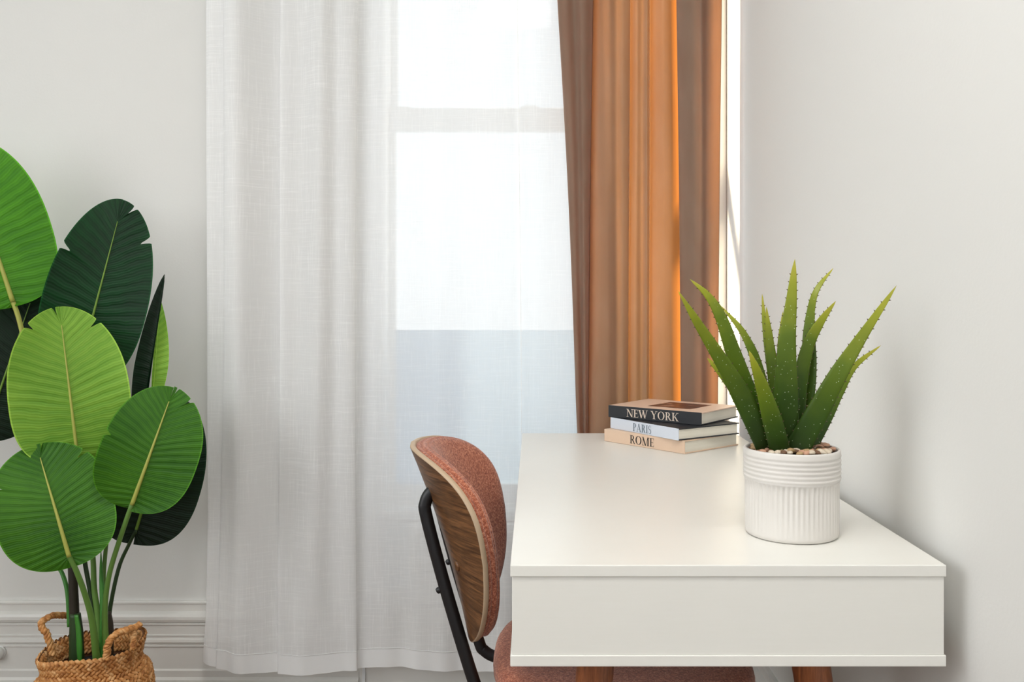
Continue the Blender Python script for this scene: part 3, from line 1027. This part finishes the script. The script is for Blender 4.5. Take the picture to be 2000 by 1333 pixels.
B0 = 1290   # base row in close-up pixels (just under the pebbles)
LV = [
    # back rank first
    ([(720, B0, 0.025), (722, 950, 0.040), (708, 650, 0.050), (727, 405, 0.060)], [(0, 60), (0.5, 46), (0.8, 30), (1, 6)], 0.5),
    ([(700, B0, 0.02), (668, 900, 0.034), (622, 560, 0.046), (598, 298, 0.052)], [(0, 60), (0.5, 48), (0.8, 30), (1, 6)], 0.3),
    ([(715, B0, 0.012), (678, 880, 0.018), (645, 600, 0.022), (624, 378, 0.024)], [(0, 90), (0.45, 74), (0.75, 46), (1, 6)], 0.1),
    ([(690, B0, 0.022), (590, 820, 0.042), (490, 560, 0.058), (346, 376, 0.075)], [(0, 80), (0.5, 66), (0.8, 36), (1, 6)], -0.4),
    ([(820, B0, 0.022), (884, 850, 0.030), (892, 500, 0.040), (930, 290, 0.048), (1040, 138, 0.062)], [(0, 110), (0.35, 96), (0.6, 52), (0.8, 34), (1, 6)], 0.25),
    ([(800, B0, 0.010), (828, 880, 0.014), (880, 630, 0.018), (955, 480, 0.022), (1056, 342, 0.03)], [(0, 110), (0.45, 82), (0.7, 60), (0.85, 38), (1, 6)], -0.2),
    ([(640, B0, 0.01), (520, 1020, 0.012), (400, 860, 0.015), (330, 775, 0.018), (258, 697, 0.02)], [(0, 90), (0.4, 66), (0.7, 46), (0.88, 30), (1, 6)], 0.0),
    ([(860, B0, 0.004), (985, 1080, 0.010), (1080, 900, 0.018), (1175, 745, 0.026), (1335, 618, 0.036)], [(0, 110), (0.4, 66), (0.65, 44), (0.85, 28), (1, 6)], 0.0),
    ([(680, B0, 0.0), (545, 985, -0.002), (440, 720, -0.004), (345, 450, -0.004), (262, 310, 0.0), (150, 207, 0.004)], [(0, 120), (0.4, 100), (0.65, 66), (0.85, 36), (1, 6)], 0.1),
    ([(755, B0, -0.008), (746, 950, -0.014), (752, 620, -0.018), (780, 330, -0.018), (801, 82, -0.016)], [(0, 150), (0.28, 146), (0.55, 98), (0.78, 58), (0.9, 36), (1, 6)], 0.0),
    ([(650, B0, -0.016), (500, 985, -0.036), (370, 755, -0.052), (205, 490, -0.066), (77, 280, -0.078)], [(0, 140), (0.3, 122), (0.55, 84), (0.8, 46), (1, 6)], -0.05),
    ([(800, B0, -0.022), (945, 1030, -0.036), (1075, 790, -0.050), (1240, 530, -0.060), (1432, 246, -0.068)], [(0, 150), (0.25, 136), (0.5, 104), (0.75, 58), (0.9, 32), (1, 6)], 0.08),
    ([(715, B0, -0.030), (660, 1080, -0.044), (590, 850, -0.054), (518, 652, -0.062)], [(0, 124), (0.35, 116), (0.65, 76), (0.88, 38), (1, 8)], 0.0),
]
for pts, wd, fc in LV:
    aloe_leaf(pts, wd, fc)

# ------------------------------------------------------------------ chair
CX, CY = -0.157, 1.525
chair = empty('desk_chair', (0.12, CY, 0), 'walnut shell chair with terracotta woven upholstery and black tube frame at the desk', 'chair')
ZM, LEAN, YAW, CURL = 0.679, 0.318, 0.0, 1.85
HA, HB = 0.208, 0.160


def back_pt(s, t, off):
    """point of the back shell: s sideways, t up, off toward the sitter"""
    y = s * (1 - 0.9 * s * s)
    cv = CURL + (4.5 if t < 0 else 2.5) * t
    sl = 2 * cv * s
    nx, ny = 1 / math.hypot(1, sl), -sl / math.hypot(1, sl)
    x = cv * s * s - LEAN * t - 0.35 * t * t + nx * off
    y += ny * off
    return Vector((CX + x + YAW * y, CY + y, ZM + t + LEAN * 0.6 * off))


def se(phi, n):
    c, s = math.cos(phi), math.sin(phi)
    return (math.copysign(abs(c) ** (2 / n), c), math.copysign(abs(s) ** (2 / n), s))


def pad(prof, a, bb, ptfn, taper, n=3.1, NP=72):
    """closed pillow: prof is a list of (scale of the outline, offset)"""
    vs, fs = [], []
    for sc_, off in prof:
        for k in range(NP):
            cx_, sy_ = se(2 * PI * k / NP, n)
            t = sy_ * bb * (sc_ if sc_ < 0.9 else 1 - (1 - sc_) * a / bb)
            s = cx_ * a * sc_ * (1 + taper * sy_ * sc_)
            vs.append(ptfn(s, t, off))
    m = len(prof)
    for i in range(m - 1):
        for k in range(NP):
            fs.append((i * NP + k, i * NP + (k + 1) % NP, (i + 1) * NP + (k + 1) % NP, (i + 1) * NP + k))
    return MB().add(vs, fs, True)


disc = [0.02, 0.15, 0.3, 0.45, 0.6, 0.72, 0.82, 0.9]
th = 0.009
pad([(d, 0.0) for d in disc] + [(0.96, 0.0), (0.992, 0.0)], HA, HB, back_pt, 0.08).build('back_shell', 'walnut', chair, fix=True)
pad([(0.992, 0.0), (1.0, 0.0008), (1.0, th * 0.5), (1.0, th - 0.0008), (0.992, th), (0.9, th)], HA, HB, back_pt, 0.08).build('shell_edge', 'ply_edge', chair)
cu = [(0.975, th), (0.985, th + 0.002), (0.987, th + 0.005), (0.982, th + 0.0075), (0.972, th + 0.009), (0.974, th + 0.0105), (0.985, th + 0.013), (0.984, th + 0.016), (0.974, th + 0.019), (0.966, th + 0.0195), (0.968, th + 0.0215), (0.958, th + 0.025), (0.93, th + 0.0275), (0.90, th + 0.0285)]
cu += [(d, th + 0.029) for d in reversed(disc[:-1])]
pad(cu, HA, HB, back_pt, 0.08).build('back_cushion', 'fabric', chair)
p = back_pt(-0.122, -0.022, -0.0012)
q = back_pt(-0.122, -0.022, 0.002)
MB().tube([p - (q - p) * 0.4, p, q], [0.007, 0.009, 0.009], 20).build('plug', 'walnut', chair)


def seat_pt(s, t, off):
    return Vector((0.152 + t + YAW * s, CY + s, 0.447 + off + 0.10 * (t * t) * (-1 if t > 0 else 0.3) + 0.15 * s * s * 0.5))


sp = [(0.02, -0.012), (0.5, -0.012), (0.93, -0.010), (0.985, -0.004), (0.99, 0.0)]
pad(sp, 0.215, 0.222, seat_pt, -0.05, 2.7).build('seat_shell', 'walnut', chair)
sp = [(0.985, 0.0), (1.0, 0.006), (1.003, 0.014), (0.995, 0.022), (0.97, 0.030), (0.92, 0.035), (0.8, 0.038), (0.55, 0.0385), (0.3, 0.0385), (0.02, 0.0385)]
pad(sp, 0.215, 0.222, seat_pt, -0.05, 2.7).build('seat', 'fabric', chair)
# black tube frame: back stays run down and turn forward under the seat as rails
for sg in (-1, 1):
    yy = 0.080 * sg
    off = YAW * yy
    pts = [Vector((-0.160 + off, CY + yy, 0.772)), Vector((-0.172 + off, CY + yy, 0.767)), Vector((-0.1805 + off, CY + yy, 0.750)), Vector((-0.1785 + off, CY + yy, 0.725)),
           Vector((-0.147 + off, CY + yy, 0.607)), Vector((-0.104 + off, CY + yy, 0.465)), Vector((-0.092 + off, CY + yy, 0.441)), Vector((-0.066 + off, CY + yy, 0.428)), Vector((-0.02 + off, CY + yy, 0.424)),
           Vector((0.22 + off, CY + yy * 1.4, 0.421)), Vector((0.262 + off, CY + yy * 1.5, 0.405)), Vector((0.285 + off, CY + yy * 1.6, 0.35)), Vector((0.34 + off, CY + yy * 2.2, 0.0))]
    MB().tube(smoothpath(pts, 6), 0.0105, 16).build('frame_tube', 'black_steel', chair)
    MB().tube(smoothpath([Vector((0.06 + off, CY + yy * 1.15, 0.418)), Vector((-0.02 + off, CY + yy * 1.4, 0.36)), Vector((-0.11 + off, CY + yy * 2.2, 0.0))], 6), 0.0105, 16).build('leg', 'black_steel', chair)
    j = Vector((-0.149 + off, CY + yy, 0.607))
    MB().tube([j + Vector((-0.013, 0, -0.004)), j + Vector((-0.011, 0, -0.003)), j + Vector((0.006, 0, 0.002))], [0.004, 0.0055, 0.0055], 12).build('bolt', 'black_steel', chair)
MB().tube([(0.10, CY - 0.095, 0.421), (0.10, CY + 0.095, 0.421)], 0.009, 12).build('stretcher', 'black_steel', chair)

# ------------------------------------------------------------------ bird-of-paradise plant and its basket
BC = Vector(((181 - 1043) * 2.18 / FPX, 2.18, 0.0))
basket = empty('seagrass_basket', BC, 'woven seagrass belly basket with braided handles standing on the floor', 'basket')
HBK = P(0, 1262, 2.18).z


def rim_tilt(x, y):
    return 0.085 * (x - BC.x) + 0.02 * math.sin(3 * math.atan2(y - BC.y, x - BC.x)) * 0.3


bprof = [(0.100, 0.0), (0.124, 0.012), (0.138, 0.04), (0.142, 0.075), (0.141, 0.105), (0.138, 0.130), (0.134, 0.148), (0.126, 0.160), (0.117, 0.168), (0.112, 0.176),
         (0.112, 0.190), (0.116, 0.208), (0.120, 0.222), (0.121, HBK)]


def bk_r(z):
    return interp([(c, a) for a, c in bprof], z)


def bpos(th, z, r):
    x, y = BC.x + r * math.cos(th), BC.y + r * math.sin(th)
    return Vector((x, y, z + rim_tilt(x, y) * max(0, z / HBK) ** 2))


NB = 64
vs, fs = [], []
for (r, z) in bprof + [(0.116, HBK), (0.110, 0.19), (0.108, 0.05), (0.001, 0.03)]:
    for k in range(NB):
        vs.append(bpos(2 * PI * k / NB, z, r - 0.002))
nl = len(bprof) + 4
for i in range(nl - 1):
    for k in range(NB):
        fs.append((i * NB + k, i * NB + (k + 1) % NB, (i + 1) * NB + (k + 1) % NB, (i + 1) * NB + k))
body = MB().add(vs, fs, True).build('basket_body', 'seagrass_dark', basket)
# herringbone weave, each strand piece a raised lozenge
wb = MB()
low_v = [(-1, 0, 0), (-0.55, -0.62, 0.5), (-0.55, 0.62, 0.5), (0.55, -0.62, 0.5), (0.55, 0.62, 0.5), (1, 0, 0), (-0.5, 0, 1), (0.5, 0, 1), (-0.6, -1, -0.4), (-0.6, 1, -0.4), (0.6, -1, -0.4), (0.6, 1, -0.4)]
low_f = [(0, 1, 6), (0, 6, 2), (1, 3, 7, 6), (6, 7, 4, 2), (5, 7, 3), (5, 4, 7), (8, 10, 3, 1), (2, 4, 11, 9), (0, 8, 1), (0, 2, 9), (5, 3, 10), (5, 11, 4)]
NCOL = 60
rows = 23
for side in (0, 1):
    zs = [0.01 + (HBK - 0.012) * i / (rows - 1) for i in range(rows)] if side == 0 else [HBK - 0.010 * i - 0.006 for i in range(5)]
    for i, z in enumerate(zs):
        for c_ in range(NCOL):
            th = 2 * PI * (c_ + (0.5 if i % 2 else 0)) / NCOL
            r = bk_r(z) - (0.0075 if side else 0.0)
            o = bpos(th, z, r)
            rad = Vector((math.cos(th), math.sin(th), 0)) * (-1 if side else 1)
            tan = Vector((-math.sin(th), math.cos(th), 0))
            dz = 0.003
            dr = bk_r(z + dz) - bk_r(z - dz)
            upv = (Vector((0, 0, 2 * dz)) + rad * dr * (-1 if side else 1)).normalized()
            nrm = tan.cross(upv).normalized()
            if nrm.dot(rad) < 0:
                nrm = -nrm
            ang = (0.75 if i % 2 else -0.75) + random.uniform(-0.08, 0.08)
            e1 = tan * math.cos(ang) + upv * math.sin(ang)
            e2 = nrm.cross(e1)
            l_, w_, h_ = 0.0098, 0.0050, 0.0046 * random.uniform(0.85, 1.2)
            wb.add([o + e1 * a * l_ + e2 * b_ * w_ + nrm * (c2 * h_ - 0.0005) for a, b_, c2 in low_v], low_f, True)
wv = wb.build('weave', 'seagrass', basket); wv['kind'] = 'stuff'


def braid(path, r, name, parent):
    pth = smoothpath(path, 14)
    mb = MB()
    n = len(pth)
    for s in range(3):
        q = []
        for i, p in enumerate(pth):
            t = (pth[min(i + 1, n - 1)] - pth[max(i - 1, 0)]).normalized()
            a = t.cross(Vector((0.2, 1, 0.1))).normalized(); b_ = t.cross(a)
            ph = i * 0.42 + s * 2 * PI / 3
            q.append(p + a * math.cos(ph) * r * 0.55 + b_ * math.sin(ph) * r * 0.55)
        mb.tube(q, [r * (0.62 + 0.14 * math.sin(i * 0.84 + s)) for i in range(n)], 8)
    return mb.build(name, 'seagrass', parent)


braid([P(104, 1280, 2.155), P(97, 1256, 2.15), P(90, 1237, 2.15), P(80, 1222, 2.15), P(88, 1210, 2.16), P(106, 1203, 2.18), P(124, 1203, 2.21), P(140, 1206, 2.24), P(150, 1226, 2.27), P(152, 1246, 2.285)], 0.0072, 'handle', basket)
braid([P(208, 1288, 2.075), P(209, 1272, 2.072), P(212, 1257, 2.07), P(222, 1243, 2.075), P(240, 1233, 2.085), P(258, 1228, 2.10), P(274, 1221, 2.12)], 0.0075, 'handle', basket)
braid([P(262, 1231, 2.108), P(261, 1244, 2.108), P(260, 1258, 2.104), P(259, 1270, 2.10)], 0.0065, 'handle_post', basket)

plant = empty('bird_of_paradise_plant', (BC.x, BC.y, 0.05), 'tall bird-of-paradise plant with broad paddle leaves in the seagrass basket', 'potted plant')
MB().lathe([(0.001, 0.048), (0.080, 0.048), (0.098, HBK - 0.062), (0.096, HBK - 0.058), (0.092, HBK - 0.064), (0.090, HBK - 0.078), (0.001, HBK - 0.076)], 40, (BC.x, BC.y, 0)).build('nursery_pot', 'nursery_black', plant)


def stem(pts, radii, mat, name='stem', squash=1.0):
    path = smoothpath([P(*p) for p in pts], 8)
    n = len(path) - 1
    rr = [interp(radii, i / n) for i in range(n + 1)]
    return MB().tube(path, rr, 12, squash=squash).build(name, mat, plant)


def paddle(base, tip, width, mat, ribmat='midrib', bend=0.03, tilt=0.0, cup=0.25, notches=(), skew=0.46, drop=0.04, rib=0.0042, fat=2.3, pw=0.5, rib_end=0.88, ripple=0.0006, halves=(1.0, 1.0), ang=(100, 42)):
    """a broad leaf from base to tip (px, py, depth): side veins leave the midrib at ang[0] degrees near the base and sweep toward the tip;
    notches are slits along a vein: (side, place 0..1, depth, half width)"""
    Bp, Tp = P(*base), P(*tip)
    ax = (Tp - Bp); L = ax.length; ax.normalize()
    view = ((Bp + Tp) / 2 - Vector((0, 0, EYE))).normalized()
    side = view.cross(ax).normalized()          # toward picture right for a leaf pointing up
    nrm = side.cross(ax).normalized()
    if nrm.dot(view) > 0:
        nrm = -nrm                              # faces the viewer
    sd = side * math.cos(tilt) + nrm * math.sin(tilt)
    nm = nrm * math.cos(tilt) - side * math.sin(tilt)
    Wd = width * (Bp.y + Tp.y) / 2 / FPX / 2

    def mid(a):
        return Bp + ax * (a * L) - nrm * (bend * 4 * a * (a - 0.15))

    def half(a, sg):
        t = (a + drop) / (1 + drop)
        if t <= 0 or t >= 1:
            return 0.0
        q = t ** (math.log(0.5) / math.log(skew))
        return max(0.0, 1 - abs(2 * q - 1) ** fat) ** pw * Wd * (halves[0] if sg < 0 else halves[1])

    def row(v):
        if v < 0.12:
            return 0.0, math.radians(172 + (ang[0] - 172) * (v / 0.12))
        if v < 0.88:
            t = (v - 0.12) / 0.76
            return rib_end * t, math.radians(ang[0] + (ang[1] - ang[0]) * t)
        return rib_end, math.radians(ang[1] * (1 - (v - 0.88) / 0.12))

    NV, NU = 220, 11
    reach = {}
    for j in range(NV + 1):
        a0, th = row(j / NV)
        for sg in (-1, 1):
            lo, hi = 0.0, 0.0
            while hi < 1.4 * L:
                hi += 0.01
                if a0 + hi * math.cos(th) / L >= 0.9995 or hi * math.sin(th) > half(a0 + hi * math.cos(th) / L, sg):
                    break
                lo = hi
            for _ in range(12):
                m = (lo + hi) / 2
                if a0 + m * math.cos(th) / L >= 0.9995 or m * math.sin(th) > half(a0 + m * math.cos(th) / L, sg):
                    hi = m
                else:
                    lo = m
            r = lo
            for (ns, v0, dp, hl) in notches:
                if ns * sg > 0:
                    r *= 1 - dp * max(0.0, 1 - abs(j / NV - v0) / (hl * 1.3)) ** 1.6
            reach[j, sg] = r

    def pt(u, v):
        k = (u - 0.5) * 2
        sg = 1 if k >= 0 else -1
        f = abs(k)
        j = int(round(v * NV))
        a0, th = row(v)
        r = reach[j, sg] * f
        a, b_ = a0 + r * math.cos(th) / L, r * math.sin(th) * sg
        rp = ripple * math.sin(2 * PI * 27 * v + 0.8 * math.sin(v * 31 + sg)) * min(1, f * 3) * (0.4 + 0.6 * (1 - f))
        wob = 0.010 * f * f * math.sin(v * 9 + sg * 1.3 + width) * (Wd / 0.13)
        return mid(a) + sd * b_ + nm * (cup * abs(b_) * f + rp + wob - 0.001)

    lf = MB().grid(2 * NU, NV, pt).build('leaf', mat, plant, fix=False)
    path = [mid(a) + nm * 0.0012 for a in [i / 30 * rib_end for i in range(31)]]
    MB().tube(path, [rib * (1 - 0.8 * i / 30) for i in range(31)], 8).build('midrib', ribmat, lf)
    return lf


# stems (px, py, depth) from the basket upward
stem([(148, 1300, 2.17), (145, 1190, 2.17), (140, 1090, 2.175), (130, 980, 2.19), (95, 830, 2.24), (62, 730, 2.26), (45, 655, 2.26), (25, 588, 2.255)], [(0, 0.0125), (0.25, 0.0105), (0.4, 0.0075), (1, 0.0055)], 'stem_brown')
stem([(46, 660, 2.256), (36, 620, 2.254), (24, 586, 2.252)], [(0, 0.0062), (1, 0.006)], 'midrib')
stem([(150, 1300, 2.165), (149, 1240, 2.162), (147, 1200, 2.160)], [(0, 0.0185), (0.5, 0.0165), (1, 0.0125)], 'stem_dark', 'stem_sheath')
stem([(156, 1300, 2.150), (154, 1240, 2.147), (149, 1202, 2.146)], [(0, 0.006), (0.3, 0.0095), (1, 0.0065)], 'sheath_green', 'stem_sheath', 0.5)
stem([(136, 1225, 2.18), (132, 1160, 2.19), (122, 1122, 2.20), (108, 1098, 2.21), (70, 1010, 2.26)], [(0, 0.006), (1, 0.004)], 'sheath_green')
stem([(190, 1300, 2.14), (181, 1220, 2.12), (168, 1168, 2.10), (150, 1118, 2.08), (134, 1085, 2.07)], [(0, 0.0095), (0.4, 0.007), (1, 0.0058)], 'stem_green')
stem([(197, 1300, 2.16), (192, 1210, 2.17), (184, 1150, 2.175), (180, 1075, 2.18), (160, 960, 2.19), (152, 896, 2.165)], [(0, 0.010), (0.2, 0.0075), (1, 0.005)], 'stem_green')
stem([(192, 1300, 2.18), (180, 1180, 2.19), (164, 1082, 2.20), (160, 960, 2.22), (165, 800, 2.26), (178, 640, 2.27)], [(0, 0.006), (0.4, 0.0055), (1, 0.004)], 'stem_dark')
stem([(203, 1300, 2.15), (202, 1200, 2.16), (198, 1130, 2.17), (197, 1076, 2.17)], [(0, 0.012), (0.35, 0.008), (0.8, 0.0035), (1, 0.0008)], 'sheath_green', 'shoot')
stem([(206, 1300, 2.165), (201, 1170, 2.185), (206, 1080, 2.20), (219, 990, 2.21), (244, 870, 2.25), (276, 800, 2.26)], [(0, 0.007), (0.4, 0.005), (1, 0.004)], 'stem_green')
stem([(208, 1300, 2.15), (205, 1200, 2.14), (212, 1130, 2.13), (232, 1060, 2.12), (258, 985, 2.115)], [(0, 0.0085), (0.4, 0.0062), (1, 0.0058)], 'stem_green')
stem([(213, 1240, 2.18), (215, 1190, 2.19), (232, 1110, 2.20), (252, 1064, 2.205), (266, 1036, 2.205)], [(0, 0.0055), (1, 0.0042)], 'stem_dark')
stem([(212, 1300, 2.160), (213, 1230, 2.158), (211, 1196, 2.157)], [(0, 0.0115), (0.6, 0.0105), (1, 0.007)], 'stem_brown', 'stem_sheath')

# leaves
paddle((25, 590, 2.25), (-84, 262, 2.22), 214, 'leaf_bright', bend=0.01, tilt=-0.10, cup=0.15, skew=0.42, rib=0.0062, drop=0.03)
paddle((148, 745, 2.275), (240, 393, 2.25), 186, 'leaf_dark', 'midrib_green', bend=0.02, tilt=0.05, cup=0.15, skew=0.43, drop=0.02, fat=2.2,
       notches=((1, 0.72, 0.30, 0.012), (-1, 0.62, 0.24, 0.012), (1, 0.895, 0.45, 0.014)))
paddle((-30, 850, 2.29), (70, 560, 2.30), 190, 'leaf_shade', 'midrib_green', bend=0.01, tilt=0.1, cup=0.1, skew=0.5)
paddle((272, 850, 2.27), (321, 538, 2.25), 96, 'leaf_shade', 'leaf_shade', bend=0.015, tilt=0.3, cup=0.9, skew=0.42, fat=1.7, pw=0.85, drop=0.0, rib=0.0015, halves=(0.50, 0.12), rib_end=0.95)  # folded leaf: shaded half and lit half get separate dark and pale colours
paddle((296, 812, 2.275), (313, 590, 2.258), 62, 'leaf_pale', 'leaf_pale', bend=0.015, tilt=0.2, cup=0.3, skew=0.48, fat=1.8, pw=0.8, drop=0.0, rib=0.0012, halves=(0.15, 0.80), rib_end=0.95)
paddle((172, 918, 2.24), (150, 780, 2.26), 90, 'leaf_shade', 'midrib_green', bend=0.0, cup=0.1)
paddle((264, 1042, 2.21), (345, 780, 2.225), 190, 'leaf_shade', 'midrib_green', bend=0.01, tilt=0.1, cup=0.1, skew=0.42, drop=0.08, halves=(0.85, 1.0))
paddle((152, 900, 2.16), (116, 601, 2.13), 210, 'leaf_pale', bend=0.02, tilt=-0.05, cup=0.18, skew=0.42, drop=0.01, rib=0.0045, fat=2.5,
       notches=((-1, 0.955, 0.5, 0.012), (-1, 0.76, 0.22, 0.012), (1, 0.74, 0.28, 0.012)))
paddle((258, 986, 2.115), (336, 768, 2.11), 182, 'leaf_mid', bend=0.02, tilt=0.05, cup=0.15, skew=0.46, drop=0.05, rib=0.0055, fat=2.5,
       notches=((-1, 0.48, 0.14, 0.014), (1, 0.80, 0.28, 0.014), (1, 0.95, 0.4, 0.012)))
paddle((135, 1088, 2.07), (72, 872, 2.05), 206, 'leaf_mid', bend=0.02, tilt=0.05, cup=0.15, skew=0.49, drop=0.10, rib=0.0055, fat=2.7,
       notches=((1, 0.945, 0.4, 0.012), (1, 0.66, 0.24, 0.014), (-1, 0.60, 0.18, 0.014)))
